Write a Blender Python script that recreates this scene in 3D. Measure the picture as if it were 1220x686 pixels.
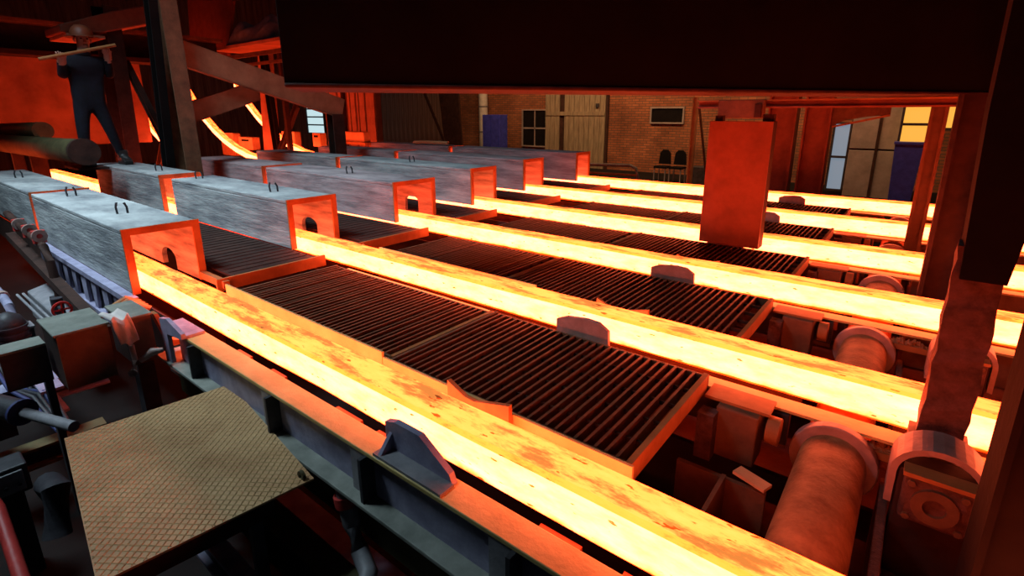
import bpy, bmesh, math, random
from mathutils import Vector, Matrix
random.seed(11)
for o in list(bpy.data.objects): bpy.data.objects.remove(o)
scene = bpy.context.scene
C = scene.collection

# ------------------------------------------------------------------ camera
cam = bpy.data.cameras.new('camera')
cam.sensor_width = 36.0
cam.lens = 613.62 / 1220 * 36.0
cam.shift_x = -5 / 1220
cam.shift_y = -43 / 1220
cam.clip_start = 0.02
cam_o = bpy.data.objects.new('camera', cam); C.objects.link(cam_o)
ex = Vector((0.78875687, -0.15871917, 0.59386094))
ey = Vector((0.61470529, 0.20365993, -0.76201052))
ez = Vector((0, 0.966090, 0.258204))
cam_o.matrix_world = Matrix((ex, ey, ez)).to_4x4()
cam_o.location = (0, 0, 1.0)          # one metre above the tops of the hot billets
scene.camera = cam_o

# ------------------------------------------------------------------ world, lights, exposure
w = bpy.data.worlds.new('world'); scene.world = w; w.use_nodes = True
w.node_tree.nodes['Background'].inputs[0].default_value = (0.55, 0.62, 0.9, 1)
w.node_tree.nodes['Background'].inputs[1].default_value = 0.005
vs = scene.view_settings
vs.view_transform = 'Standard'; vs.look = 'None'; vs.exposure = 0.0; vs.gamma = 1.0
vs.use_curve_mapping = False

def area_light(name, loc, target, sx, sy, power, col, spread=math.pi):
    l = bpy.data.lights.new(name, 'AREA'); l.shape = 'RECTANGLE'; l.size = sx; l.size_y = sy
    l.energy = power; l.color = col; l.spread = spread
    o = bpy.data.objects.new(name, l); C.objects.link(o); o.location = loc
    o.rotation_euler = (Vector(target) - Vector(loc)).to_track_quat('-Z', 'Y').to_euler()
    return o
# cool daylight from the roof lights above the covered strands
area_light('roof_daylight', (-5.7, -1.0, 6.4), (-5.6, 1.5, 0.0), 2.6, 1.6, 175, (0.66, 0.88, 1.0), math.radians(82))
# added unseen warm fill that brightens the brick wall and far aisle
area_light('far_wall_fill', (-7.0, 13.5, 6.0), (-6.8, 18.3, 0.3), 14.0, 1.0, 580, (1.0, 0.55, 0.25), math.radians(150))

# ------------------------------------------------------------------ materials
MATS = {}
def nodes_of(name):
    m = bpy.data.materials.new(name); m.use_nodes = True; MATS[name] = m
    nt = m.node_tree; return m, nt, nt.nodes['Principled BSDF']
def ramp(nt, fac, stops):
    r = nt.nodes.new('ShaderNodeValToRGB')
    el = r.color_ramp.elements
    while len(el) < len(stops): el.new(0.5)
    for e, (p, c) in zip(el, stops): e.position = p; e.color = (*c, 1)
    nt.links.new(fac, r.inputs[0]); return r.outputs[0]
def noise(nt, scale, detail=6, stretch=(1, 1, 1), rough=0.6):
    tc = nt.nodes.new('ShaderNodeTexCoord'); mp = nt.nodes.new('ShaderNodeMapping')
    mp.inputs['Scale'].default_value = stretch
    n = nt.nodes.new('ShaderNodeTexNoise'); n.inputs['Scale'].default_value = scale
    n.inputs['Detail'].default_value = detail; n.inputs['Roughness'].default_value = rough
    nt.links.new(tc.outputs['Object'], mp.inputs[0]); nt.links.new(mp.outputs[0], n.inputs['Vector'])
    return n.outputs['Fac']
def steel(name, c1, c2, rough=0.6, metal=0.0, scale=6, stretch=(1, 1, 1), bump=0.25, spec=0.4):
    m, nt, b = nodes_of(name)
    f = noise(nt, scale, 8, stretch, 0.65)
    nt.links.new(ramp(nt, f, [(0.3, c1), (0.68, c2)]), b.inputs['Base Color'])
    b.inputs['Metallic'].default_value = metal; b.inputs['Roughness'].default_value = rough
    b.inputs['Specular IOR Level'].default_value = spec
    bp = nt.nodes.new('ShaderNodeBump'); bp.inputs['Strength'].default_value = bump; bp.inputs['Distance'].default_value = 0.01
    nt.links.new(noise(nt, scale * 5, 5, stretch), bp.inputs['Height']); nt.links.new(bp.outputs[0], b.inputs['Normal'])
    return m
steel('rust', (0.08, 0.036, 0.018), (0.20, 0.092, 0.045), 0.7)
steel('rust_dark', (0.018, 0.008, 0.006), (0.06, 0.025, 0.018), 0.75, spec=0.25)
steel('rust_red', (0.22, 0.085, 0.025), (0.42, 0.18, 0.055), 0.62, scale=5)
steel('rust_flaky', (0.03, 0.015, 0.012), (0.16, 0.07, 0.06), 0.7, scale=14, bump=0.6)
steel('grey_steel', (0.13, 0.13, 0.15), (0.30, 0.285, 0.30), 0.5, scale=7)
steel('blue_grey', (0.17, 0.16, 0.25), (0.38, 0.36, 0.50), 0.55, scale=8)
steel('green_grey', (0.13, 0.14, 0.12), (0.30, 0.31, 0.27), 0.6, scale=7)
steel('dark_steel', (0.012, 0.012, 0.016), (0.05, 0.046, 0.055), 0.55, scale=9)
steel('dull_black', (0.003, 0.0025, 0.003), (0.009, 0.007, 0.007), 0.9, scale=4, spec=0.15)  # plain black; also carries the shade on the near post's upper part
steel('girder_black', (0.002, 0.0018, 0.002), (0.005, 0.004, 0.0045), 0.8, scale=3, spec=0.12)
steel('cover_grey', (0.10, 0.105, 0.125), (0.50, 0.51, 0.51), 0.8, scale=3.2, stretch=(0.5, 1.0, 4.0), bump=0.7, spec=0.2)
steel('cover_pinkish', (0.15, 0.11, 0.12), (0.52, 0.42, 0.43), 0.8, scale=3.5, stretch=(0.5, 1.0, 4.0), bump=0.7, spec=0.2)
steel('bar_steel', (0.10, 0.036, 0.018), (0.26, 0.09, 0.042), 0.5, scale=10, spec=0.4)
steel('collar_steel', (0.26, 0.17, 0.15), (0.42, 0.29, 0.26), 0.45, scale=10)
steel('roller_rust', (0.16, 0.055, 0.02), (0.50, 0.24, 0.10), 0.6, scale=9, bump=0.4)
steel('plate_red', (0.17, 0.045, 0.024), (0.30, 0.085, 0.045), 0.6, scale=5)
steel('rib_worn', (0.55, 0.36, 0.17), (0.74, 0.52, 0.28), 0.45, scale=5)  # worn ribs, tinted with the plate's warm light
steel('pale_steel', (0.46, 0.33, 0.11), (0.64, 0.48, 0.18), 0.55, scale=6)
steel('blue_dull', (0.02, 0.025, 0.08), (0.05, 0.06, 0.2), 0.6)
steel('plate_tan', (0.32, 0.14, 0.05), (0.62, 0.38, 0.18), 0.55, scale=3.0, bump=0.15, spec=0.5)  # rusty tan, with the warm light over the plate put into it
steel('strut_brown', (0.22, 0.10, 0.05), (0.36, 0.18, 0.095), 0.7, scale=4)
steel('wood_old', (0.16, 0.12, 0.08), (0.36, 0.29, 0.19), 0.8, scale=4, stretch=(3, 3, 0.4))
steel('concrete_panel', (0.20, 0.16, 0.15), (0.38, 0.31, 0.29), 0.85, scale=2)
steel('white_paint', (0.5, 0.48, 0.45), (0.72, 0.7, 0.66), 0.6)
steel('blue_paint', (0.03, 0.04, 0.35), (0.06, 0.08, 0.6), 0.5)
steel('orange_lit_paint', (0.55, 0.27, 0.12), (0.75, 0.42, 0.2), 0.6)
steel('pale_rag', (0.55, 0.46, 0.44), (0.75, 0.66, 0.62), 0.9)
steel('tarp_grey', (0.22, 0.24, 0.30), (0.42, 0.44, 0.52), 0.8)
steel('red_hose', (0.35, 0.02, 0.02), (0.55, 0.05, 0.04), 0.5)
steel('workwear', (0.003, 0.003, 0.006), (0.007, 0.008, 0.02), 0.9, scale=10)
steel('skin', (0.42, 0.2, 0.14), (0.5, 0.26, 0.19), 0.6)
steel('boot_black', (0.01, 0.009, 0.009), (0.03, 0.026, 0.025), 0.5)
steel('helmet_orange', (0.14, 0.03, 0.012), (0.2, 0.05, 0.02), 0.5)
steel('yellow_dirt', (0.05, 0.042, 0.015), (0.12, 0.10, 0.04), 0.75)
steel('floor_dirt', (0.004, 0.0035, 0.0035), (0.014, 0.011, 0.010), 0.9, scale=1.5, spec=0.15)

def hot(name, base, scale_col, density, core, speck=0.02):
    """incandescent steel: emission with cooler mill-scale patches"""
    m, nt, b = nodes_of(name)
    b.inputs['Base Color'].default_value = (0.05, 0.03, 0.02, 1)
    b.inputs['Roughness'].default_value = 0.9; b.inputs['Specular IOR Level'].default_value = 0.1
    f1 = noise(nt, 9, 9, (0.45, 1.6, 1.6), 0.72)
    col1 = ramp(nt, f1, [(density - 0.05, scale_col), (density + 0.06, base), (0.85, core)])
    f2 = noise(nt, 42, 3, (0.35, 1.0, 1.3), 0.5)
    fl = ramp(nt, f2, [(0.30, (0.35, 0.2, 0.08)), (0.335, (1, 1, 1))])
    mx = nt.nodes.new('ShaderNodeMix'); mx.data_type = 'RGBA'; mx.blend_type = 'MULTIPLY'; mx.inputs[0].default_value = 1.0
    nt.links.new(col1, mx.inputs[6]); nt.links.new(fl, mx.inputs[7])
    # corners lose heat first: cooler, ragged lower edge
    tc = nt.nodes.new('ShaderNodeTexCoord'); sp = nt.nodes.new('ShaderNodeSeparateXYZ'); nt.links.new(tc.outputs['Object'], sp.inputs[0])
    ma = nt.nodes.new('ShaderNodeMath'); ma.operation = 'MULTIPLY_ADD'; ma.inputs[1].default_value = 0.055
    nt.links.new(noise(nt, 14, 4, (0.8, 1, 1)), ma.inputs[0]); nt.links.new(sp.outputs['Z'], ma.inputs[2])
    ed = ramp(nt, ma.outputs[0], [(0.030, (0.30, 0.16, 0.06)), (0.044, (0.8, 0.55, 0.3)), (0.062, (1, 1, 1))])
    m2 = nt.nodes.new('ShaderNodeMix'); m2.data_type = 'RGBA'; m2.blend_type = 'MULTIPLY'; m2.inputs[0].default_value = 1.0
    nt.links.new(mx.outputs[2], m2.inputs[6]); nt.links.new(ed, m2.inputs[7])
    nt.links.new(m2.outputs[2], b.inputs['Emission Color']); b.inputs['Emission Strength'].default_value = 15.0
    return m
hot('hot_side', (1.0, 0.100, 0.022), (1.0, 0.062, 0.006), 0.26, (1.0, 0.15, 0.075))
hot('hot_top', (1.0, 0.052, 0.008), (0.06, 0.017, 0.003), 0.47, (1.0, 0.066, 0.014))
hot('hot_rim', (0.9, 0.048, 0.005), (0.4, 0.018, 0.002), 0.42, (1.0, 0.060, 0.009))

def emit(name, col, s):
    m, nt, b = nodes_of(name); b.inputs['Base Color'].default_value = (0.1, 0.1, 0.1, 1)
    b.inputs['Emission Color'].default_value = (*col, 1); b.inputs['Emission Strength'].default_value = s; return m
emit('window_yellow', (1.0, 0.46, 0.06), 1.0)
emit('window_day', (0.55, 0.72, 0.9), 0.32)
emit('window_bright', (0.7, 0.95, 1.0), 0.8)
emit('window_dim', (0.35, 0.42, 0.5), 0.25)
def brick():
    m, nt, b = nodes_of('brick')
    tc = nt.nodes.new('ShaderNodeTexCoord'); mp = nt.nodes.new('ShaderNodeMapping'); mp.inputs['Rotation'].default_value = (math.radians(90), 0, 0)
    br = nt.nodes.new('ShaderNodeTexBrick'); br.inputs['Scale'].default_value = 1.0
    br.inputs['Brick Width'].default_value = 0.27; br.inputs['Row Height'].default_value = 0.088; br.inputs['Mortar Size'].default_value = 0.012
    br.inputs['Color1'].default_value = (0.46, 0.15, 0.06, 1); br.inputs['Color2'].default_value = (0.30, 0.095, 0.04, 1); br.inputs['Mortar'].default_value = (0.14, 0.09, 0.06, 1)
    nt.links.new(tc.outputs['Object'], mp.inputs[0]); nt.links.new(mp.outputs[0], br.inputs['Vector'])
    mx = nt.nodes.new('ShaderNodeMix'); mx.data_type = 'RGBA'; mx.blend_type = 'MULTIPLY'; mx.inputs[0].default_value = 1
    nt.links.new(br.outputs['Color'], mx.inputs[6])
    nt.links.new(ramp(nt, noise(nt, 0.7, 5), [(0.3, (0.45, 0.42, 0.4)), (0.65, (1, 1, 1))]), mx.inputs[7])
    nt.links.new(mx.outputs[2], b.inputs['Base Color']); b.inputs['Roughness'].default_value = 0.9
    bp = nt.nodes.new('ShaderNodeBump'); bp.inputs['Strength'].default_value = 0.6; bp.inputs['Distance'].default_value = 0.02; bp.invert = True
    nt.links.new(br.outputs['Fac'], bp.inputs['Height']); nt.links.new(bp.outputs[0], b.inputs['Normal'])
brick()
def cladding():
    m, nt, b = nodes_of('cladding')
    f = noise(nt, 2.0, 6, (5, 5, 0.3))
    nt.links.new(ramp(nt, f, [(0.3, (0.10, 0.055, 0.04)), (0.7, (0.32, 0.19, 0.13))]), b.inputs['Base Color']); b.inputs['Roughness'].default_value = 0.8
cladding()
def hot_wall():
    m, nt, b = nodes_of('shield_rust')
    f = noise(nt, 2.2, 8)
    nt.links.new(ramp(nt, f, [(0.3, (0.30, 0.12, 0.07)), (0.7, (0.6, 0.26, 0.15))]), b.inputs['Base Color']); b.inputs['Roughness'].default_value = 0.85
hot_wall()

# ------------------------------------------------------------------ mesh helpers
ORG = {}
class MB:
    def __init__(s): s.v = []; s.f = []; s.mi = []; s.smooth = False
    def _add(s, vs, fs, mi=0):
        n = len(s.v); s.v += [Vector(p) for p in vs]; s.f += [tuple(n + i for i in f) for f in fs]; s.mi += [mi] * len(fs); return s
    def box(s, x0, x1, y0, y1, z0, z1, mi=0):
        return s._add([(x0,y0,z0),(x1,y0,z0),(x1,y1,z0),(x0,y1,z0),(x0,y0,z1),(x1,y0,z1),(x1,y1,z1),(x0,y1,z1)],
                      [(0,3,2,1),(4,5,6,7),(0,1,5,4),(1,2,6,5),(2,3,7,6),(3,0,4,7)], mi)
    def bar(s, p, q, a, b, up=(0,0,1), mi=0):
        """rectangular bar from p to q; a = width across, b = height along up"""
        p = Vector(p); q = Vector(q); d = (q - p).normalized(); u = Vector(up)
        if abs(d.dot(u)) > 0.98: u = Vector((0,1,0))
        r = d.cross(u).normalized(); u = r.cross(d).normalized()
        vs = []
        for c in (p, q):
            for i, j in ((-1,-1),(1,-1),(1,1),(-1,1)): vs.append(c + r*(a/2*i) + u*(b/2*j))
        return s._add(vs, [(0,1,2,3),(7,6,5,4),(0,4,5,1),(1,5,6,2),(2,6,7,3),(3,7,4,0)], mi)
    def prism(s, poly, axis, a, b, mi=0):
        """poly 2-D outline extruded from a to b along axis: 'y' poly=(x,z), 'x' poly=(y,z), 'z' poly=(x,y)"""
        def pt(p, t): return {'y': (p[0], t, p[1]), 'x': (t, p[0], p[1]), 'z': (p[0], p[1], t)}[axis]
        n = len(poly); vs = [pt(p, a) for p in poly] + [pt(p, b) for p in poly]
        fs = [tuple(range(n - 1, -1, -1)), tuple(range(n, 2 * n))] + [(i, (i + 1) % n, n + (i + 1) % n, n + i) for i in range(n)]
        return s._add(vs, fs, mi)
    def tube(s, pts, r, n=10, caps=True, mi=0):
        pts = [Vector(p) for p in pts]; rs = r if isinstance(r, (list, tuple)) else [r] * len(pts)
        base = len(s.v); vs = []; fs = []
        for i, p in enumerate(pts):
            d = ((pts[min(i + 1, len(pts) - 1)] - pts[max(i - 1, 0)])).normalized()
            u = Vector((0, 0, 1)) if abs(d.z) < 0.9 else Vector((0, 1, 0))
            a = d.cross(u).normalized(); b = a.cross(d)
            for k in range(n):
                t = 2 * math.pi * k / n; vs.append(p + a * (rs[i] * math.cos(t)) + b * (rs[i] * math.sin(t)))
        for i in range(len(pts) - 1):
            for k in range(n): fs.append((i*n + k, i*n + (k+1) % n, (i+1)*n + (k+1) % n, (i+1)*n + k))
        if caps: fs += [tuple(range(n - 1, -1, -1)), tuple((len(pts)-1)*n + k for k in range(n))]
        s.smooth = True
        return s._add(vs, fs, mi)
    def ring(s, c, axis, r0, r1, a, b, n=28, mi=0):
        """annulus r0..r1 from a to b along axis 'y' or 'x'"""
        vs = []; fs = []
        for k in range(n):
            t = 2 * math.pi * k / n; co, si = math.cos(t), math.sin(t)
            for (r, h) in ((r0, a), (r1, a), (r1, b), (r0, b)):
                if axis == 'y': vs.append((c[0] + r*co, h, c[1] + r*si))
                else: vs.append((h, c[0] + r*co, c[1] + r*si))
        for k in range(n):
            m = (k + 1) % n
            for j in range(4): fs.append((k*4 + j, k*4 + (j+1) % 4, m*4 + (j+1) % 4, m*4 + j))
        return s._add(vs, fs, mi)
    def build(s, name, mats, parent=None, bevel=0.0):
        org = ORG[parent.name] if parent else None
        if org is None:
            xs = [p.x for p in s.v]; ys = [p.y for p in s.v]
            org = Vector(((min(xs) + max(xs)) / 2, (min(ys) + max(ys)) / 2, min(p.z for p in s.v)))
        me = bpy.data.meshes.new(name); me.from_pydata([tuple(p - org) for p in s.v], [], s.f)
        mats = mats if isinstance(mats, (list, tuple)) else [mats]
        for m in mats: me.materials.append(MATS[m])
        me.polygons.foreach_set('material_index', s.mi)
        bm = bmesh.new(); bm.from_mesh(me); bmesh.ops.recalc_face_normals(bm, faces=bm.faces); bm.to_mesh(me); bm.free()
        if s.smooth:
            me.polygons.foreach_set('use_smooth', [True] * len(me.polygons)); me.set_sharp_from_angle(angle=math.radians(40))
        o = bpy.data.objects.new(name, me); C.objects.link(o)
        if parent: o.parent = parent
        else: o.location = org
        ORG[o.name] = org
        if bevel:
            b = o.modifiers.new('bevel', 'BEVEL'); b.width = bevel; b.segments = 2; b.limit_method = 'ANGLE'
        return o
def tag(o, label, cat, group=None):
    o['label'] = label; o['category'] = cat
    if group: o['group'] = group
    return o
def thing(name, label, cat, loc, group=None):
    o = bpy.data.objects.new(name, None); C.objects.link(o); o.location = loc; o.empty_display_size = 0.1
    ORG[o.name] = Vector(loc); return tag(o, label, cat, group)
def struct(o): o['kind'] = 'structure'; return o
def child_copy(src, parent, offset):
    c = src.copy(); C.objects.link(c); c.parent = parent; c.location = Vector(src.location) + Vector(offset)
    ORG[c.name] = ORG[src.name]; return c
ORD = ['nearest', 'second', 'third', 'fourth', 'fifth', 'farthest']

# ------------------------------------------------------------------ the hall
struct(MB().box(-34, 8, -6, 22, -1.3, -1.1).build('floor', 'floor_dirt'))
struct(MB().box(-34, 8, 18.3, 18.6, -1.1, 7).build('wall_back', 'brick'))
wl = struct(MB().box(-27.3, -27, -6, 18.3, -1.1, 7).build('wall_left', 'cladding'))

# ------------------------------------------------------------------ hot billets
BW = 0.15
YF = [1.2, 2.39, 3.6, 4.81, 6.18, 7.62]      # far top edge of every strand
X_END = [2.6, 2.6, 2.6, 2.6, 2.6, 2.6]
def billet(i):
    y1 = YF[i]; y0 = y1 - BW
    path = []
    x = X_END[i]
    xs = [x - k * 0.45 for k in range(int((x + 12.0) / 0.45) + 1)]
    pts = [(q, 0.0) for q in xs]
    if i >= 3:
        for k in range(1, 9):
            q = -12 - 0.55 * k; pts.append((q, 6.0 - math.sqrt(max(36 - (q + 12) ** 2, 0.1))))
    else: pts.append((-12.9, 0.0))
    c = 0.014
    prof = [(0, -BW + c), (0, -c), (c, 0), (BW - c, 0), (BW, -c), (BW, -BW + c), (BW - c, -BW), (c, -BW)]
    mats = [0, 2, 1, 2, 0, 2, 1, 2]
    m = MB(); vs = []; fs = []; mi = []
    n = len(prof)
    for k, (q, z) in enumerate(pts):
        for j, (dy, dz) in enumerate(prof):
            jit = random.uniform(-1, 1) * 0.0022
            vs.append((q, y0 + dy + jit, z + dz + jit * (1.6 if j in (0, 7) else 0.5)))
    for k in range(len(pts) - 1):
        for j in range(n):
            fs.append((k*n + j, k*n + (j+1) % n, (k+1)*n + (j+1) % n, (k+1)*n + j)); mi.append(mats[j])
    fs += [tuple(range(n)), tuple((len(pts)-1)*n + j for j in range(n - 1, -1, -1))]; mi += [0, 0]
    m.v = [Vector(p) for p in vs]; m.f = fs; m.mi = mi
    o = m.build('hot_billet', ['hot_side', 'hot_top', 'hot_rim'])
    return tag(o, ['glowing billet nearest the camera, flaky scale along its top, beside the tan chequer plate',
                   'glowing billet on the second strand, passing behind the nearest grating',
                   'glowing billet on the third strand, just in front of the upright red plate',
                   'glowing billet on the fourth strand, passing right behind the upright red plate',
                   'glowing billet on the fifth strand, second from the brick wall',
                   'glowing billet farthest away, nearest the brick wall'][i], 'billet', 'hot billets on the six strands')
for i in range(6): billet(i)

# ------------------------------------------------------------------ insulating covers over the strands
def cover(x0, x1, y0, y1, z0, z1, label, mat, notch=None, lugs=(), thin=0.035):
    """tunnel-shaped hood, open below and at both ends; x1 is the mouth"""
    t = thing('strand_cover', label, 'cover', ((x0 + x1) / 2, (y0 + y1) / 2, z0), 'refractory covers over the strands')
    MB().box(x0, x1, y0, y0 + thin, z0, z1 - thin).build('side_wall', mat, t, 0.006)
    m = MB()
    if notch is None: m.box(x0, x1, y1 - thin, y1, z0, z1 - thin)
    else:
        nx, nz, r = notch
        arc = [(nx + 1.9 * r * math.cos(a), nz + r * math.sin(a)) for a in [math.pi * k / 10 for k in range(11)]]
        m.prism([(x0, z0), (nx - 1.9 * r, z0)] + arc[::-1] + [(nx + 1.9 * r, z0), (x1, z0), (x1, z1 - thin), (x0, z1 - thin)], 'y', y1 - thin, y1)
    m.build('side_wall', mat, t)
    MB().box(x0, x1, y0, y1, z1 - thin, z1).build('roof_slab', mat, t, 0.008)
    m = MB()
    m.box(x1 - 0.004, x1 + 0.012, y0 - 0.008, y0 + thin + 0.004, z0, z1 + 0.006)
    m.box(x1 - 0.004, x1 + 0.012, y1 - thin - 0.004, y1 + 0.008, z0, z1 + 0.006)
    m.box(x1 - 0.0035, x1 + 0.0115, y0 + thin + 0.004, y1 - thin - 0.004, z1 - thin - 0.004, z1 + 0.006)
    m.build('mouth_rim', 'rust_red', t)
    for lx in lugs:
        ly = y0 + (y1 - y0) * 0.46
        m = MB()
        m.tube([(lx, ly - 0.03, z1 - 0.01), (lx - 0.01, ly - 0.032, z1 + 0.05), (lx - 0.015, ly - 0.02, z1 + 0.085)], 0.008, 6)
        m.tube([(lx + 0.02, ly + 0.03, z1 - 0.01), (lx + 0.015, ly + 0.03, z1 + 0.05), (lx + 0.005, ly + 0.02, z1 + 0.08)], 0.008, 6)
        m.build('lifting_lug', 'dark_steel', t)
    return t
CW = 0.45
cover(-6.60, -4.03, 1.0, 1.45, -0.17, 0.27, 'large grey strand cover nearest the camera, billet leaving its open orange mouth', 'cover_grey', (-4.60, -0.09, 0.075), (-4.75, -6.15))
cover(-9.6, -6.66, 1.0, 1.45, -0.17, 0.275, 'grey strand cover reaching the left edge, behind the nearest cover', 'cover_grey', None, (-8.4,))
cover(-6.62, -4.14, 2.19, 2.64, -0.12, 0.30, 'grey cover on the second strand with a pair of wire lugs, mouth facing the grating', 'cover_grey', (-4.55, -0.02, 0.07), (-4.75, -6.4))
cover(-9.45, -6.98, 2.19, 2.64, -0.12, 0.31, 'grey cover that the worker stands on, behind a glowing gap', 'cover_grey', None, (-7.6,))
cover(-6.9, -4.27, 3.41, 3.98, -0.10, 0.315, 'grey cover on the third strand, wide orange mouth', 'cover_pinkish', (-4.62, 0.03, 0.06), (-5.4,))
cover(-9.4, -7.0, 3.41, 3.98, -0.10, 0.32, 'dark rear cover of the third strand behind the leaning column', 'cover_pinkish')
cover(-7.0, -4.29, 4.61, 5.07, -0.08, 0.36, 'grey cover on the fourth strand between two orange mouths', 'cover_grey', None, (-5.6,))
cover(-9.6, -7.1, 4.61, 5.07, -0.08, 0.36, 'dim rear cover of the fourth strand', 'cover_grey')
cover(-7.3, -4.53, 5.98, 6.47, -0.08, 0.365, 'pinkish cover on the fifth strand, second from the brick wall', 'cover_pinkish')
cover(-9.8, -7.4, 5.98, 6.47, -0.08, 0.365, 'dim rear cover of the fifth strand', 'cover_pinkish')
cover(-7.4, -4.53, 7.43, 7.86, -0.08, 0.38, 'pinkish cover on the farthest strand below the wooden door', 'cover_pinkish')
cover(-10.0, -7.5, 7.43, 7.86, -0.08, 0.38, 'dim rear cover of the farthest strand', 'cover_pinkish')

# ------------------------------------------------------------------ gratings between the strands
def grating(x0, x1, y0, y1, z, label, pitch=0.0405, th=0.011, h=0.045):
    t = thing('bar_grating', label, 'grating', ((x0 + x1) / 2, (y0 + y1) / 2, z - 0.08), 'bar gratings between the strands')
    n = int((x1 - x0 - 0.06) / pitch)
    first = MB().box(x0 + 0.035, x0 + 0.035 + th, y0 + 0.012, y1 - 0.012, z - h, z).build('bar', 'bar_steel', t)
    for k in range(1, n):
        c = child_copy(first, t, (k * pitch, 0, random.uniform(-0.004, 0.002)))
    MB().box(x0, x0 + 0.016, y0, y1, z - 0.07, z + 0.004).build('end_bar', 'rust', t)
    MB().box(x1 - 0.022, x1, y0, y1, z - 0.07, z + 0.004).build('end_bar', 'rust_red', t)
    MB().box(x0, x1, y0, y0 + 0.012, z - 0.07, z - 0.004).build('side_bar', 'rust', t)
    MB().box(x0, x1, y1 - 0.012, y1, z - 0.07, z - 0.004).build('side_bar', 'rust', t)
    k = 5
    first = None
    for j in range(1, k):
        yy = y0 + (y1 - y0) * j / k
        if first is None: first = MB().box(x0 + 0.016, x1 - 0.022, yy - 0.004, yy + 0.004, z - 0.030, z - 0.014).build('tie_rod', 'rust_dark', t); y_first = yy
        else: child_copy(first, t, (0, yy - y_first, 0))
    return t
GY = [(1.34, 2.085), (2.56, 3.27), (3.80, 4.47), (5.05, 5.80), (6.42, 7.2)]
GL = ['nearest', 'second', 'third', 'fourth', 'farthest']
for i, (a, b) in enumerate(GY):
    seam = [-1.78, -2.10, -2.0, -2.05, -2.1][i]
    grating(seam + 0.01, -0.575, a, b, -0.08, GL[i] + ' grating panel of dark bars at the roller end, between two glowing billets')
    grating(-3.32 + 0.02 * i, seam - 0.01, a + 0.03, b, -0.088, GL[i] + ' grating panel of dark bars at the cover end, between two glowing billets')
# ribbed floor plates between the covers
for i, (a, b) in enumerate([(1.50, 2.14), (2.70, 3.36), (4.03, 4.56), (5.12, 5.93), (6.52, 7.38)]):
    t = thing('floor_tray', ['brown', 'dull brown', 'dark brown', 'dusky brown', 'dim brown'][i] + ' floor tray with a glowing red front edge between the %s and %s covers' % (ORD[i], ORD[i + 1]), 'floor plate', (-5, (a + b) / 2, -0.2))
    xf = -3.66 - 0.12 * min(i, 2)
    xb = -6.9
    MB().box(xb, xf, a, b, -0.115, -0.10).build('deck', 'rust_dark', t)
    first = None
    for k in range(32):
        xx = xf - 0.06 - k * 0.097
        if first is None: first = MB().box(xx, xx + 0.02, a + 0.02, b - 0.02, -0.102, -0.095).build('rib', 'rust_dark', t); xk = xx
        else: child_copy(first, t, (xx - xk, 0, 0))
    MB().box(xf, xf + 0.02, a - 0.13, b + 0.05, -0.17, -0.085).build('front_edge', 'rust_red', t)
    MB().box(xf - 0.35, xf + 0.05, a - 0.10, a - 0.06, -0.15, -0.10).build('edge_lip', 'rust_red', t)

# ------------------------------------------------------------------ rails beside every strand
def guide_profile(x0, z0, flip=False):
    p = [(0, 0), (0, 0.10), (0.05, 0.115), (0.17, 0.115), (0.30, 0.035), (0.315, 0)]
    return [(x0 + a, z0 + b) for a, b in p]
def rail_near():
    t = thing('strand_girder', 'long grey girder with glowing orange top flange beside the nearest billet', 'girder', (-1.0, 0.9, -0.3))
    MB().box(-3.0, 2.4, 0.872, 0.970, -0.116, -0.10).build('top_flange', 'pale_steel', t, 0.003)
    MB().box(-3.0, 2.4, 0.900, 0.914, -0.288, -0.116).build('web', 'blue_grey', t)
    MB().box(-3.2, 2.4, 0.835, 0.965, -0.304, -0.288).build('bottom_flange', 'green_grey', t, 0.003)
    for k, xx in enumerate((-2.82, -2.05, -1.42, -0.78, -0.2, 0.4)):
        MB().box(xx, xx + 0.085, 0.876, 0.900, -0.288, -0.116).build('stiffener', 'grey_steel', t)
        MB().box(xx + 0.085, xx + 0.10, 0.845, 0.900, -0.288, -0.116).build('stiffener', 'dark_steel', t)
    for xx in (-2.62, -2.28, -1.75, -1.48, -0.72, -0.45, 0.1, 0.5):
        MB().box(xx, xx + random.uniform(0.08, 0.2), 0.970, 1.045, -0.185, -0.17).build('cross_tie', 'rust_red', t)
    MB().prism([(-3.08, -0.288), (-3.08, -0.05), (-2.98, -0.03), (-2.80, -0.07), (-2.80, -0.10), (-3.0, -0.12), (-3.0, -0.288)], 'y', 0.85, 0.87).build('end_plate', 'blue_grey', t)
    MB().box(-3.08, -2.80, 0.87, 0.96, -0.10, -0.085).build('end_shelf', 'blue_grey', t)
    MB().prism(guide_profile(-1.29, -0.10), 'y', 0.935, 0.957).build('guide_plate', 'blue_grey', t)
    MB().prism([(0.875, -0.10), (0.935, -0.10), (0.935, -0.03)], 'x', -1.27, -1.255).build('gusset', 'blue_grey', t)
    MB().box(-1.29, -0.97, 0.877, 0.936, -0.10, -0.09).build('guide_foot', 'grey_steel', t)
    MB().box(-3.2, 2.4, 0.93, 0.945, -0.56, -0.304).build('lower_web', 'yellow_dirt', t)
    return t
rail_near()
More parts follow.
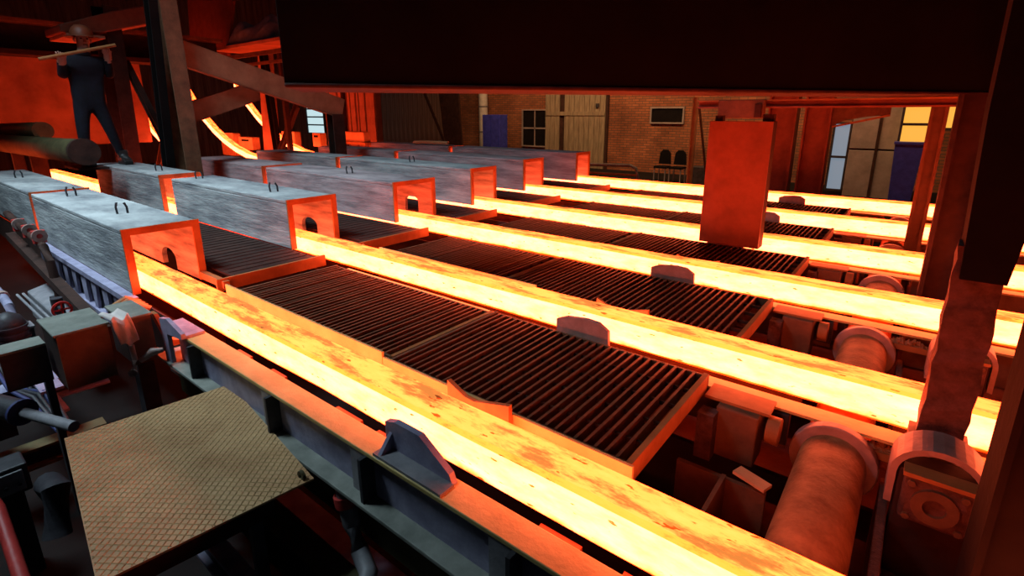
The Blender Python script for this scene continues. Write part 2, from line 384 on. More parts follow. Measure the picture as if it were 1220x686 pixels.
def rail(y, side, i, xa=-3.35):
    """thin flange rail beside strand i; side = +1 beyond the billet, -1 in front of it"""
    lab = ('thin orange-lit edge rail beyond the %s billet' if side > 0 else 'thin orange-lit edge rail in front of the %s billet') % ORD[i]
    t = thing('edge_rail', lab, 'rail', (-1, y, -0.3))
    zf = -0.112 if side > 0 else -0.145
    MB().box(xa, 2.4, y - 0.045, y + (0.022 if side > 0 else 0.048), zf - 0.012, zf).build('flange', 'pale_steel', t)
    MB().box(xa, -0.26, y - 0.006, y + 0.006, -0.34, zf - 0.012).build('web', 'rust', t)
    MB().box(0.08, 2.4, y - 0.006, y + 0.006, -0.34, zf - 0.012).build('web', 'rust', t)
    if side > 0:
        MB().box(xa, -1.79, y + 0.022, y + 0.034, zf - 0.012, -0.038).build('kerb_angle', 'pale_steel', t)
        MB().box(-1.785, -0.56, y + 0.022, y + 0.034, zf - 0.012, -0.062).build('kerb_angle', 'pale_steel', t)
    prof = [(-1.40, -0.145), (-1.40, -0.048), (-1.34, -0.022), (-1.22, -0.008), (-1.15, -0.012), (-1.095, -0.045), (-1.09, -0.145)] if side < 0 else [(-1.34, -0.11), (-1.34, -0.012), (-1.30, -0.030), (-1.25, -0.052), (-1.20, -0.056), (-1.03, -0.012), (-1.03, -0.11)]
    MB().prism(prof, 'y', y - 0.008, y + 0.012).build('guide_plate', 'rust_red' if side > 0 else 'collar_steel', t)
    return t
for i in range(6):
    rail(YF[i] + 0.085, 1, i)
    if i: rail(YF[i] - BW - 0.085, -1, i)

def light_block_pan(i):  # added pan that stops billet glow leaking down to the floor
    ya, yb = (1.02 if i == 0 else YF[i] - BW - 0.07), YF[i] + 0.078
    t = thing('light_block_pan', 'added dark trough pan under the %s billet, blocks its glow' % ORD[i], 'trough', (-4, (ya + yb) / 2, -0.5), 'added light-blocking pans under the strands')
    MB().box(-9.6, -3.4, ya, yb, -0.50, -0.48).build('pan', 'rust_dark', t)
    MB().box(-3.395, 2.4, 0.946 if i == 0 else ya, yb, -0.50, -0.48).build('pan', 'rust_dark', t)
    MB().box(-9.6, -3.4, ya, ya + 0.012, -0.48, -0.22).build('pan_side', 'rust_dark', t)
    MB().box(-9.6, -3.4, yb - 0.012, yb, -0.48, -0.22).build('pan_side', 'rust_dark', t)
for i in range(6): light_block_pan(i)

# ------------------------------------------------------------------ roller section
def roller(i, label):
    y0 = YF[i] - BW - 0.10 + (0.15 if i == 0 else 0)
    y1 = [2.07, 3.24, 4.44, 5.60, 7.2, 8.6][i]
    x, z, r = -0.09, -0.275, 0.110
    t = thing('table_roller', label, 'roller', (x, (y0 + y1) / 2, z - r), 'table rollers under the strands')
    MB().tube([(x, y0, z), (x, y0 + 0.03, z), (x, y1, z)], [r * 0.97, r, r], 32).build('barrel', 'roller_rust', t)
    MB().ring((x, z), 'y', r - 0.004, r + 0.036, y1 - 0.01, y1 + 0.035, 36).build('collar', 'collar_steel', t, 0.005)
    MB().tube([(x, y1 + 0.02, z), (x, y1 + 0.09, z)], 0.045, 16).build('journal', 'dark_steel', t)
    return t
for i, l in enumerate(['rusty orange table roller with pale collar nearest the camera', 'table roller with arched pale collar behind the second billet',
                       'dark table roller beyond the third billet', 'table roller beyond the fourth billet', 'table roller between the fifth and farthest billets', 'table roller beyond the farthest billet']):
    roller(i, l)
for i in range(4):
    y0 = YF[i] + 0.12; y1 = YF[i + 1] - BW - 0.12
    fl = MB().box(-0.57, 1.2, y0, y1, -0.62, -0.60); 
    t = thing('roller_pit', ['dark red pit frame under the rollers between the %s and %s billets' % (ORD[i], ORD[i + 1])][0], 'frame', (0, (y0 + y1) / 2, -0.62))
    fl.build('pit_floor', 'rust_dark', t)
    yc = y0 + (y1 - y0) * 0.55
    MB().box(-0.57, -0.25, yc - 0.01, yc + 0.01, -0.60, -0.30).build('divider', 'rust', t)
    MB().box(-0.40, -0.385, y0, yc - 0.01, -0.60, -0.28).build('divider', 'rust', t)
    MB().box(-0.50, -0.34, y1 - 0.16, y1 - 0.03, -0.36, -0.14).build('bracket_block', 'rust', t, 0.006)
    MB().box(-0.56, -0.31, y1 - 0.12, y1 + 0.0, -0.14, -0.128).build('bracket_plate', 'rust_red', t)
    MB().box(-0.555, -0.49, y1 - 0.22, y1 - 0.15, -0.36, -0.16).build('bracket_rib', 'rust_flaky', t)
    MB().tube([(-0.315, y1 - 0.1, -0.20), (-0.27, y1 - 0.1, -0.20)], 0.055, 16).build('bush', 'rust_red', t)
    MB().bar((-0.36, yc + 0.03, -0.27), (-0.245, yc - 0.01, -0.27), 0.05, 0.012).build('tab_plate', 'orange_lit_paint', t)
    MB().box(-0.34, -0.255, y1 - 0.02, y1 + 0.02, -0.30, -0.162).build('stop_block', 'dark_steel', t, 0.005)
    MB().box(0.064, 0.094, y0, (y1, y1, 4.14, 5.6)[i], -0.60, -0.30).build('crossbeam', 'rust_flaky', t, 0.006)
# bearing housing at the right with arched shroud
def bearing(x, y, z, label):
    t = thing('bearing_housing', label, 'bearing', (x, y, z - 0.5))
    arc = [(x + 0.125 * math.cos(a), z - 0.08 + 0.11 * math.sin(a)) for a in [math.pi * k / 14 for k in range(15)]]
    inn = [(x + 0.105 * math.cos(a), z - 0.08 + 0.09 * math.sin(a)) for a in [math.pi * k / 14 for k in range(15)]]
    MB().prism(arc + [(x - 0.125, z - 0.2), (x - 0.105, z - 0.2)] + inn[::-1] + [(x + 0.105, z - 0.2), (x + 0.125, z - 0.2)], 'y', y - 0.02, y + 0.12).build('shroud', 'collar_steel', t)
    MB().box(x - 0.10, x + 0.10, y - 0.02, y + 0.10, z - 0.5, z - 0.06).build('body', 'rust_dark', t, 0.01)
    cap = MB().box(x - 0.085, x + 0.085, y - 0.075, y - 0.02, z - 0.21, z - 0.045).build('cap', 'rust_flaky', t, 0.012)
    MB().box(x - 0.09, x + 0.09, y - 0.082, y - 0.02, z - 0.05, z - 0.036).build('cap_lip', 'rust_red', cap)
    MB().ring((x, z - 0.13), 'y', 0.03, 0.06, y - 0.088, y - 0.07, 24).build('cap_ring', 'rust', cap)
    for dx in (-0.065, 0.065):
        for dz in (-0.19, -0.07): MB().tube([(x + dx, y - 0.085, z + dz), (x + dx, y - 0.07, z + dz)], 0.011, 6).build('bolt', 'rust', cap)
    return t
bearing(0.20, 1.93, -0.05, 'rusty bearing housing with arched shroud at the foot of the right post')
bearing(0.30, 3.05, -0.05, 'rusty bearing housing behind the right post, beyond the second billet')

# heaps of flaked scale between rollers
def scale_heap(x0, x1, y0, y1, z, h, n, label, mat):
    m = MB().box(x0, x1, y0, y1, z - 0.03, z)
    for k in range(n):
        u, v = random.random(), random.random()
        r = random.uniform(0.008, 0.024)
        top = z + h * math.sin(math.pi * u) * math.sin(math.pi * v) * random.random()
        x = x0 + r + (x1 - x0 - 2 * r) * u; y = y0 + r + (y1 - y0 - 2 * r) * v
        pts = [(x + r * math.cos(a) * random.uniform(.6, 1), y + r * math.sin(a) * random.uniform(.6, 1), top) for a in [math.pi * 2 * q / 5 for q in range(5)]]
        m._add([(x, y, top + r * random.uniform(.5, 1.1))] + pts + [(x, y, top - r)], [(0, 1 + q, 1 + (q + 1) % 5) for q in range(5)] + [(6, 1 + (q + 1) % 5, 1 + q) for q in range(5)])
    o = m.build('scale_heap', mat); tag(o, label, 'mill scale'); o['kind'] = 'stuff'
scale_heap(-0.02, 0.13, 2.112, 2.155, -0.20, 0.03, 60, 'flaked mill scale heaped between the nearest roller collar and the arched bearing', 'rust_red')
scale_heap(0.0, 0.19, 3.29, 3.345, -0.20, 0.03, 60, 'flaked mill scale heaped beside the second roller collar', 'rust_red')
scale_heap(0.10, 0.245, 1.34, 1.84, -0.46, 0.10, 220, 'dark red rubble of mill scale below the arched bearing', 'rust_flaky')

# ------------------------------------------------------------------ posts and plates
t = thing('deflector_plate', 'tall upright red plate standing on the third grating', 'plate', (-1.19, 4.5, -0.08))
MB().box(-1.44, -0.955, 4.46, 4.48, -0.075, 0.945).build('face_sheet', 'plate_red', t, 0.003)
MB().box(-0.985, -0.955, 4.48, 4.60, -0.075, 0.945).build('edge_flange', 'rust_dark', t)
MB().box(-1.44, -1.41, 4.48, 4.60, -0.075, 0.945).build('edge_flange', 'rust_dark', t)
MB().box(-1.05, -0.97, 4.53, 4.60, 0.945, 1.0).build('top_bolt_block', 'rust_dark', t)
MB().box(-1.42, -1.36, 4.53, 4.60, 0.945, 0.99).build('top_bolt_block', 'rust_dark', t)

def hcolumn(name, x0, x1, y0, y1, z0, z1, label, mat, tf=0.025, cat='column', web_mat=None):
    t = thing(name, label, cat, ((x0 + x1) / 2, (y0 + y1) / 2, z0))
    MB().box(x0, x0 + tf, y0, y1, z0, z1).build('flange', mat, t)
    MB().box(x1 - tf, x1, y0, y1, z0, z1).build('flange', mat, t)
    ym = (y0 + y1) / 2
    MB().box(x0 + tf, x1 - tf, ym - tf * 0.4, ym + tf * 0.4, z0, z1).build('web', web_mat or mat, t)
    MB().box(x0 - 0.04, x1 + 0.04, y0 - 0.04, y1 + 0.04, z0, z0 + 0.02).build('base_plate', mat, t)
    return t
t = hcolumn('steel_column', 0.115, 0.30, 4.22, 4.42, -0.6, 1.12, 'dark red steel column behind the right post, beyond the third billet', 'rust_dark')
hcolumn('steel_post', -0.012, 0.110, 5.72, 5.84, -0.6, 1.06, 'lighter red steel post in front of the two farthest billets', 'rust')
# the near right-hand post
t = thing('support_post', 'scabby dark red post in front of the second billet at right', 'post', (0.2, 2.13, -0.12))
m = MB(); hs = [-0.12 + 0.045 * k for k in range(17)]
vs = []; fs = []
for k, h in enumerate(hs):
    for (dx, dy) in ((0, 0), (0.125, 0), (0.125, 0.11), (0, 0.11)):
        j = random.uniform(-0.005, 0.005)
        vs.append((0.135 + dx + j, 2.10 + dy + j, h))
for k in range(len(hs) - 1):
    for j in range(4): fs.append((k*4 + j, k*4 + (j+1) % 4, (k+1)*4 + (j+1) % 4, (k+1)*4 + j))
fs += [(3, 2, 1, 0), tuple(len(hs)*4 - 4 + j for j in range(4))]
m._add(vs, fs); m.build('shaft', 'rust_flaky', t)
MB().prism([(0.15, 0.50), (0.262, 0.50), (0.285, 0.75), (0.33, 1.02), (0.33, 1.75), (0.125, 1.75), (0.13, 1.0)], 'y', 2.07, 2.24).build('shaded_upper_part', 'dull_black', t)  # same post higher up; its shade is put into the black colour
MB().box(0.115, 0.28, 2.085, 2.235, -0.14, -0.10).build('foot_plate', 'rust', t)
# black post at the right edge
t = thing('dark_post', 'black post cutting the lower right corner', 'post', (0.36, 1.5, -0.6))
MB().box(0.252, 0.46, 1.46, 1.66, -0.6, 1.75).build('shaft', 'dull_black', t, 0.006)
MB().box(0.247, 0.262, 1.44, 1.462, -0.6, 1.75).build('edge_strip', 'dull_black', t)

# big overhead girder, oblique across the top of the view
A = Vector((-2.90, 1.60, 0)); B = Vector((0.56, 6.02, 0)); d = (B - A).normalized(); nrm = Vector((-d.y, d.x, 0))
B2 = A + d * 7.5
t = thing('overhead_girder', 'huge black box girder across the top of the view', 'girder', (A.x, A.y, 1.15))
def quadbox(p, q, off0, off1, z0, z1):
    m = MB(); a = p + nrm * off0; b = q + nrm * off0; c = q + nrm * off1; e = p + nrm * off1
    m._add([(v.x, v.y, z) for z in (z0, z1) for v in (a, b, c, e)], [(0,3,2,1),(4,5,6,7),(0,1,5,4),(1,2,6,5),(2,3,7,6),(3,0,4,7)]); return m
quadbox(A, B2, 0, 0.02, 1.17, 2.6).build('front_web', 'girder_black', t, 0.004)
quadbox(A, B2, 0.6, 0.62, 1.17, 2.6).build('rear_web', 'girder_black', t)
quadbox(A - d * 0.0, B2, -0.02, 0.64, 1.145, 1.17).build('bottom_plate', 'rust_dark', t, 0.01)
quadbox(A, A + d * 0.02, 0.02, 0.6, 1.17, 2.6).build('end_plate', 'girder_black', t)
# red cross beam carried by the posts
t = thing('cross_beam', 'dark red horizontal beam under the girder at right, on the posts', 'beam', (-0.5, 6.1, 1.06))
MB().box(-2.0, 2.0, 5.72, 5.84, 1.06, 1.075).build('bottom_flange', 'plate_red', t)
MB().box(-2.0, 2.0, 5.77, 5.785, 1.075, 1.125).build('web', 'plate_red', t)
MB().box(-2.0, 2.0, 5.72, 5.84, 1.125, 1.14).build('top_flange', 'rust_red', t)
t = thing('hanger_box', 'dark red box hanging under the girder above the upright plate', 'bracket', (-1.58, 6.0, 0.95))
MB().box(-1.74, -1.30, 5.60, 5.68, 0.96, 1.14).build('box_shell', 'rust', t, 0.008)
MB().box(-1.38, -1.32, 5.58, 5.60, 0.97, 1.10).build('lug', 'rust_dark', t)

# ------------------------------------------------------------------ far aisle
hcolumn('aisle_column', -2.22, -1.78, 9.9, 10.2, -1.1, 1.5, 'wide red column of the far aisle beside the upright plate', 'plate_red', 0.03)
hcolumn('aisle_column', -1.66, -1.27, 9.9, 10.2, -1.1, 1.5, 'red column of the far aisle next to the pale daylight strip', 'plate_red', 0.03)
t = thing('knee_brace', 'red knee brace between the far column and the beam', 'brace', (-0.9, 10, 0.8))
MB().prism([(-1.27, 1.12), (-0.5, 1.12), (-0.5, 0.99), (-0.8, 0.96), (-1.1, 0.9), (-1.27, 0.80)], 'y', 9.98, 10.02).build('gusset_sheet', 'rust', t)
MB().bar((-1.25, 9.97, 0.80), (-0.5, 9.97, 0.985), 0.06, 0.03).build('edge_angle', 'rust_red', t)
# panels, doors and lit openings at right of the brick wall
def window(n, x0, x1, y, z0, z1, pane, frame_mat, bars_v=0, bars_h=0, kind='structure', fw=0.05):
    o = MB().box(x0, x1, y - 0.01, y + 0.02, z0, z1).build('window_%d' % n, pane); struct(o)
    m = MB().box(x0 - fw, x0, y - 0.06, y + 0.02, z0 - fw, z1 + fw).box(x1, x1 + fw, y - 0.06, y + 0.02, z0 - fw, z1 + fw)
    m.box(x0, x1, y - 0.06, y + 0.02, z0 - fw, z0).box(x0, x1, y - 0.06, y + 0.02, z1, z1 + fw); m.build('window_frame', frame_mat, o)
    for k in range(bars_v):
        xx = x0 + (x1 - x0) * (k + 1) / (bars_v + 1); MB().box(xx - 0.02, xx + 0.02, y - 0.04, y - 0.01, z0, z1).build('glazing_bar', frame_mat, o)
    for k in range(bars_h):
        zz = z0 + (z1 - z0) * (k + 1) / (bars_h + 1); MB().box(x0, x1, y - 0.04, y - 0.01, zz - 0.03, zz + 0.03).build('glazing_bar', frame_mat, o)
    return o
window(1, -8.0, -6.85, 18.28, 0.72, 1.2, 'dull_black', 'concrete_panel')
window(2, -13.85, -12.6, 18.28, -0.3, 1.15, 'dull_black', 'concrete_panel', 1, 1)
window(3, -2.36, -2.13, 16.3, -0.9, 1.0, 'window_day', 'dark_steel', 0, 1)
window(4, -1.95, -1.62, 16.3, -0.95, 0.75, 'window_day', 'dark_steel', 0, 1)
window(5, -0.5, -0.03, 15.6, 0.34, 1.2, 'window_yellow', 'dark_steel', 0, 1)
window(6, 0.30, 0.48, 15.6, 0.7, 1.2, 'window_yellow', 'dark_steel')
window(7, -23.6, -22.2, 14.0, 0.15, 1.6, 'window_bright', 'dark_steel', 0, 3)
t = thing('sliding_gate', 'pair of brown weathered gate panels beside the blue bin', 'gate', (-1.0, 16.2, -1.1))
for k, (a, b, z0, z1) in enumerate([(-1.56, -1.0, -1.1, 0.1), (-1.56, -1.0, 0.14, 1.3), (-0.94, -0.42, -1.1, 0.1), (-0.94, -0.42, 0.14, 1.3)]):
    MB().box(a, b, 16.15, 16.22, z0, z1).build('panel', 'concrete_panel', t, 0.01)
MB().box(-1.60, -0.40, 16.22, 16.26, 0.07, 0.17).build('rail', 'rust_dark', t)
MB().box(-1.0, -0.94, 16.12, 16.26, -1.1, 1.3).build('stile', 'rust_dark', t)
t = thing('blue_bin', 'bright blue bin below the yellow window', 'bin', (-0.3, 15.2, -1.1))
MB().prism([(-0.50, -1.1), (-0.08, -1.1), (-0.02, 0.33), (-0.56, 0.33)], 'y', 15.0, 15.4).build('tub', 'blue_paint', t)
MB().box(-0.58, 0.0, 14.98, 15.42, 0.33, 0.38).build('rim', 'blue_paint', t)
# wooden door in the brick wall
d1 = struct(MB().box(-12.65, -9.75, 18.22, 18.3, -1.1, 2.15).build('door_1', 'rust_dark'))
first = None
xs = -12.62
k = 0
while xs < -9.85:
    wd = 0.23 if k != 3 else 0.27
    if abs(xs + 11.93) > 0.06: MB().box(xs, xs + 0.215, 18.17, 18.22, -1.08, 2.1).build('plank', 'wood_old', d1)
    xs += 0.232; k += 1
MB().box(-12.6, -9.85, 18.14, 18.17, 0.95, 1.10).build('ledger', 'wood_old', d1)
MB().box(-10.25, -10.12, 18.12, 18.17, 1.25, 1.40).build('latch', 'dark_steel', d1)
# wooden cladding left of the brick
o = MB().box(-24, -18.0, 18.2, 18.3, -1.1, 3.0).build('trim_1', 'rust_dark'); struct(o)
first = MB().box(-23.98, -23.66, 18.14, 18.2, -1.1, 3.0).build('board', 'cladding', o)
for k in range(1, 17):
    c = first.copy(); C.objects.link(c); c.parent = o; c.location = (k * 0.35, 0, 0)
t = thing('leaning_gate', 'dark tall gate leaf leaning against the brick wall', 'gate', (-16.5, 16.5, -1.1))
MB().prism([(-17.1, 2.2), (-15.9, 2.2), (-15.7, -1.1), (-16.7, -1.1)], 'y', 16.4, 16.48).build('leaf', 'rust_dark', t)
MB().bar((-17.9, 16.35, 1.9), (-16.3, 16.35, -1.0), 0.05, 0.13).build('strut', 'rust_dark', t)
t = thing('standpipe', 'white lagged vertical pipe on the brick wall', 'pipe', (-15.9, 18.0, -1.1))
MB().tube([(-15.9, 18.0, -1.1), (-15.9, 18.0, 3.0)], 0.20, 14).build('lagging', 'white_paint', t)
for zz in (0.2, 1.3): MB().tube([(-15.9, 18.0, zz), (-15.9, 18.0, zz + 0.06)], 0.215, 14).build('band', 'grey_steel', t)
t = thing('blue_cabinet', 'dark blue cabinet standing by the brick wall', 'cabinet', (-14.4, 17.0, -1.1))
MB().box(-14.9, -13.95, 16.8, 17.3, -1.1, 0.98).build('carcass', 'blue_paint', t, 0.015)
MB().box(-14.86, -14.45, 16.77, 16.8, -1.0, 0.92).build('door', 'blue_paint', t)
MB().box(-14.40, -13.99, 16.77, 16.8, -1.0, 0.92).build('door', 'blue_paint', t)
# orange stand pipe with brace, pipe rail, chairs
t = thing('prop_pipe', 'orange-lit vertical prop pipe with diagonal brace before the brick wall', 'pipe', (-4.55, 13, -1.1))
MB().tube([(-4.58, 13, -1.1), (-4.58, 13, 1.4)], 0.075, 12).build('pipe_shaft', 'orange_lit_paint', t)
MB().tube([(-4.5, 13.03, 1.2), (-4.15, 13.03, -0.6)], 0.03, 8).build('diagonal', 'rust', t)
MB().box(-4.72, -4.44, 12.86, 13.14, -1.1, -1.07).build('foot', 'rust', t)
t = thing('pipe_rail', 'low bent pipe rail in front of the wooden door', 'rail', (-6.3, 12, -1.1))
MB().tube([(-7.4, 12, -0.30), (-5.75, 12, -0.24), (-5.58, 12, -0.30), (-5.52, 12, -0.5), (-5.52, 12, -1.1)], 0.04, 8).build('bent_tube', 'grey_steel', t)
MB().tube([(-7.2, 12, -1.1), (-7.2, 12, -0.3)], 0.035, 8).build('upright', 'grey_steel', t)
MB().tube([(-7.2, 12, -0.5), (-5.52, 12, -0.47)], 0.03, 8).build('lower_tube', 'rust_red', t)
for k, xx in enumerate((-6.55, -6.05)):
    t = thing('old_chair', ['dark old chair before the brick wall, left of the pair', 'dark old chair before the brick wall, right of the pair by the orange pipe'][k], 'chair', (xx, 16, -1.1), 'old chairs by the brick wall')
    MB().prism([(xx - 0.2, -0.55), (xx + 0.2, -0.55), (xx + 0.17, -0.2), (xx + 0.08, -0.1), (xx - 0.08, -0.1), (xx - 0.17, -0.2)], 'y', 16.2, 16.25).build('backrest', 'dull_black', t)
    MB().box(xx - 0.2, xx + 0.2, 15.8, 16.25, -0.66, -0.6).build('seat', 'dull_black', t)
    for dx in (-0.18, 0.18):
        for yy in (15.83, 16.22): MB().box(xx + dx - 0.015, xx + dx + 0.015, yy - 0.015, yy + 0.015, -1.1, -0.66).build('leg', 'grey_steel', t)
o = MB().box(-5.55, -5.0, 15.9, 16.3, -1.1, -0.55).build('tool_chest', 'dark_steel', bevel=0.02); tag(o, 'dark tool chest with pale lid edge between chairs and orange pipe', 'box')

# ------------------------------------------------------------------ upstream structure at left
# heat shield wall above the strands
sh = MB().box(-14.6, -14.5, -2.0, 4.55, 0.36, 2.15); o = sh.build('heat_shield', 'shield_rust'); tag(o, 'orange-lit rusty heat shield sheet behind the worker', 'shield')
t = thing('platform_girder', 'dark platform girder above the orange heat shield', 'girder', (-12.5, 2, 1.85))
MB().box(-12.9, -12.3, -2.5, 5.5, 1.98, 2.06).build('bottom_flange', 'rust_dark', t)
MB().box(-12.7, -12.66, -2.5, 5.5, 2.06, 2.5).build('web', 'rust_dark', t)
MB().box(-12.9, -12.3, -2.5, 5.5, 2.5, 2.56).build('top_flange', 'rust', t)
t = thing('launder_slab', 'tilted red slab platform over the worker', 'platform', (-10.6, 2.9, 2.2))
MB().prism([(2.25, 2.13), (2.75, 2.18), (3.75, 2.50), (3.75, 2.78), (2.9, 2.5), (2.25, 2.24)], 'x', -10.9, -10.0).build('slab', 'plate_red', t, 0.02)
MB().box(-10.95, -9.95, 2.3, 2.75, 2.09, 2.13).build('lip', 'shield_rust', t)
# upright plate and ledge with tarp
o = MB().prism([(-15.2, 2.4), (-13.2, 2.3), (-12.6, 3.4), (-12.5, 4.6), (-14.7, 4.6)], 'y', 5.95, 6.02).build('chute_plate', 'plate_red'); tag(o, 'tall red chute plate at the top left behind the diagonal strut', 'plate')
t = thing('service_ledge', 'thin orange-lit service ledge beside the black girder', 'platform', (-11.8, 6, 2.3))
MB().box(-13.1, -10.0, 5.6, 6.5, 2.38, 2.44).build('deck', 'shield_rust', t)
MB().box(-13.1, -10.0, 5.6, 5.64, 2.16, 2.24).build('edge_angle', 'rust', t)
MB().box(-11.65, -11.55, 6.32, 6.42, -1.1, 2.38).build('ledge_leg', 'rust_dark', t)
MB().box(-13.1, -10.0, 5.6, 5.64, 1.98, 2.04).build('edge_angle', 'rust', t)
# crumpled tarp on the ledge
def tarp():
    m = MB(); n = 18; vs = []; fs = []
    for i in range(n + 1):
        for j in range(n + 1):
            u, v = i / n, j / n
            h = 0.75 * (math.sin(math.pi * u) ** 0.6) * (math.sin(math.pi * v) ** 0.6) * (0.75 + 0.25 * math.sin(7 * u + 3 * v)) + 0.05 * math.sin(19 * u - 9 * v)
            if i in (0, n) or j in (0, n): h = 0
            vs.append((-12.7 + 1.9 * u, 5.7 + 0.7 * v, 2.445 + max(h, 0)))
    for i in range(n):
        for j in range(n): fs.append((i*(n+1) + j, (i+1)*(n+1) + j, (i+1)*(n+1) + j + 1, i*(n+1) + j + 1))
    m._add(vs, fs); m.smooth = True; return m
tag(tarp().build('crumpled_tarp', 'tarp_grey'), 'crumpled blue-grey tarp lying on the service ledge', 'tarp')
# leaning truss: posts, bracing, diagonals
def member(name, p, q, a, b, mat, label, cat, up=(0, 1, 0)):
    t = thing(name, label, cat, (min(p, q, key=lambda v: v[2])))
    P, Q = Vector(p), Vector(q); dd = (Q - P).normalized(); u = Vector(up); r = dd.cross(u).normalized(); u = r.cross(dd).normalized()
    # rolled channel: web + two flanges
    MB().bar(P, Q, a, 0.02, up).build('web', mat, t)
    MB().bar(P + r * (a / 2) - u * (b / 2 - 0.01), Q + r * (a / 2) - u * (b / 2 - 0.01), 0.02, b, up).build('flange', mat, t)
    MB().bar(P - r * (a / 2) - u * (b / 2 - 0.01), Q - r * (a / 2) - u * (b / 2 - 0.01), 0.02, b, up).build('flange', mat, t)
    return t
member('truss_post', (-10.64, 3.0, -1.1), (-10.3, 3.0, 2.6), 0.55, 0.2, 'rust_dark', 'wide dark truss post just right of the worker', 'post')
member('truss_brace', (-10.35, 3.1, 1.8), (-8.8, 3.1, 0.1), 0.10, 0.08, 'rust_dark', 'thin dark brace sloping down from the truss post to the tall column', 'brace')
member('truss_brace', (-8.35, 3.2, 1.85), (-9.95, 3.2, 0.15), 0.14, 0.08, 'rust', 'red brace crossing the thin dark one beside the tall column', 'brace')
member('truss_column', (-8.05, 3.0, -1.1), (-8.05, 3.0, 3.2), 0.36, 0.2, 'rust', 'tall brown column behind the second cover carrying the diagonal struts', 'column')
member('truss_strut', (-8.35, 2.78, -0.2), (-7.85, 2.78, 3.0), 0.16, 0.1, 'dull_black', 'black leaning strut in front of the tall brown column', 'strut')
member('diagonal_strut', (-8.0, 3.0, 1.80), (-8.0, 5.42, 1.09), 0.30, 0.14, 'strut_brown', 'long thick orange-brown strut sloping down to the right under the girder', 'strut', (1, 0, 0))
member('diagonal_strut', (-8.16, 3.0, 0.99), (-8.16, 4.05, 1.34), 0.25, 0.14, 'strut_brown', 'shorter orange-brown strut rising to meet the long one', 'strut', (1, 0, 0))
hcolumn('portal_column', -8.1, -7.9, 5.15, 5.36, -1.1, 1.0, 'dark column under the lower end of the long diagonal strut', 'rust_dark')
# pipes at far left
t = thing('transfer_pipe', 'long thick greenish pipe ending beside the worker', 'pipe', (-9, 1.75, 0.4))
MB().tube([(-14.45, 1.73, 0.487), (-8.0, 1.78, 0.56)], 0.15, 20).build('pipe_body', 'yellow_dirt', t)
MB().tube([(-8.06, 1.7795, 0.5593), (-7.98, 1.78, 0.56)], 0.16, 20).build('end_band', 'rust_dark', t)
MB().box(-11.9, -11.8, 1.68, 1.82, -1.1, 0.38).build('pipe_stand', 'rust_dark', t)
t = thing('short_pipe', 'shorter greenish pipe above the long one at the left edge', 'pipe', (-11, 1.9, 0.6))
MB().tube([(-14.45, 1.871, 0.688), (-10.5, 1.9, 0.76)], 0.13, 20).build('pipe_body', 'yellow_dirt', t)
MB().box(-11.3, -11.2, 1.8, 2.0, -1.1, 0.62).build('pipe_stand', 'rust_dark', t)
# lit boxes among the upstream strands
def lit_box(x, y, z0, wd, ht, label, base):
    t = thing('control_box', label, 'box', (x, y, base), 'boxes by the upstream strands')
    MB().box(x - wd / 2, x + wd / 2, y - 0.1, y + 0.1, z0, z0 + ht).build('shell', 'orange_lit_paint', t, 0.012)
    MB().box(x - wd * 0.25, x + wd * 0.25, y - 0.112, y - 0.1, z0 + ht * 0.68, z0 + ht * 0.82).build('slot', 'dull_black', t)
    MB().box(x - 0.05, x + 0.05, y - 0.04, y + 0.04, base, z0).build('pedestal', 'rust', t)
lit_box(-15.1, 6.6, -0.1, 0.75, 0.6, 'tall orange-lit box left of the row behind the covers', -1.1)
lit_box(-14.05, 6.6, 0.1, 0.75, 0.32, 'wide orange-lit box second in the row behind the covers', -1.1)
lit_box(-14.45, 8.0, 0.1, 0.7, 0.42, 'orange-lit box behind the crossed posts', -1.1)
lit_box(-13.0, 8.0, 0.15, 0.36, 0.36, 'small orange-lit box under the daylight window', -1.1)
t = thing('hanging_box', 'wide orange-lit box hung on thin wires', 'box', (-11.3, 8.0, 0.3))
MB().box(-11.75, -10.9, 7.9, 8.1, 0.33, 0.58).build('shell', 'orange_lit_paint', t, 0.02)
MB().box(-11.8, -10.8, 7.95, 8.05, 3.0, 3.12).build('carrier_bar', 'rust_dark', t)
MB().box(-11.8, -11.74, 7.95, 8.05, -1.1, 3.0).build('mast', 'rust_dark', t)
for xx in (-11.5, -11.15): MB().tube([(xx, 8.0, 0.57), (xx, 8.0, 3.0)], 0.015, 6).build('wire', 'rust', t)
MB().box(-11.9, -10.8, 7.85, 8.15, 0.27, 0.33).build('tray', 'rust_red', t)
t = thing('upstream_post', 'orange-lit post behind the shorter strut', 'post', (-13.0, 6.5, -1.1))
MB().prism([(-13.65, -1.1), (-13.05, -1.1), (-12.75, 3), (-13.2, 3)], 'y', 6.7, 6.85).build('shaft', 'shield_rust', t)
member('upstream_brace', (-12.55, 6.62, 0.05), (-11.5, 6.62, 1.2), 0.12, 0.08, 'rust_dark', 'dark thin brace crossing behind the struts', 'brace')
member('upstream_brace', (-12.85, 6.66, 3.0), (-12.6, 6.66, -1.0), 0.22, 0.1, 'dull_black', 'black upright beside the orange-lit post', 'brace')
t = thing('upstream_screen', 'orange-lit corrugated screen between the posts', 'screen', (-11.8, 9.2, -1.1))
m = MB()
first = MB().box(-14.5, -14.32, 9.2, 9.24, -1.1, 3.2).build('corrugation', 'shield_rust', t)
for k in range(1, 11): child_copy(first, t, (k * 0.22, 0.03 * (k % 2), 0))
o = MB().box(-13.45, -13.1, 10, 10.2, -1.1, 3).build('slim_post', 'shield_rust', bevel=0.01); tag(o, 'slim bright orange post right of the hanging box', 'post')
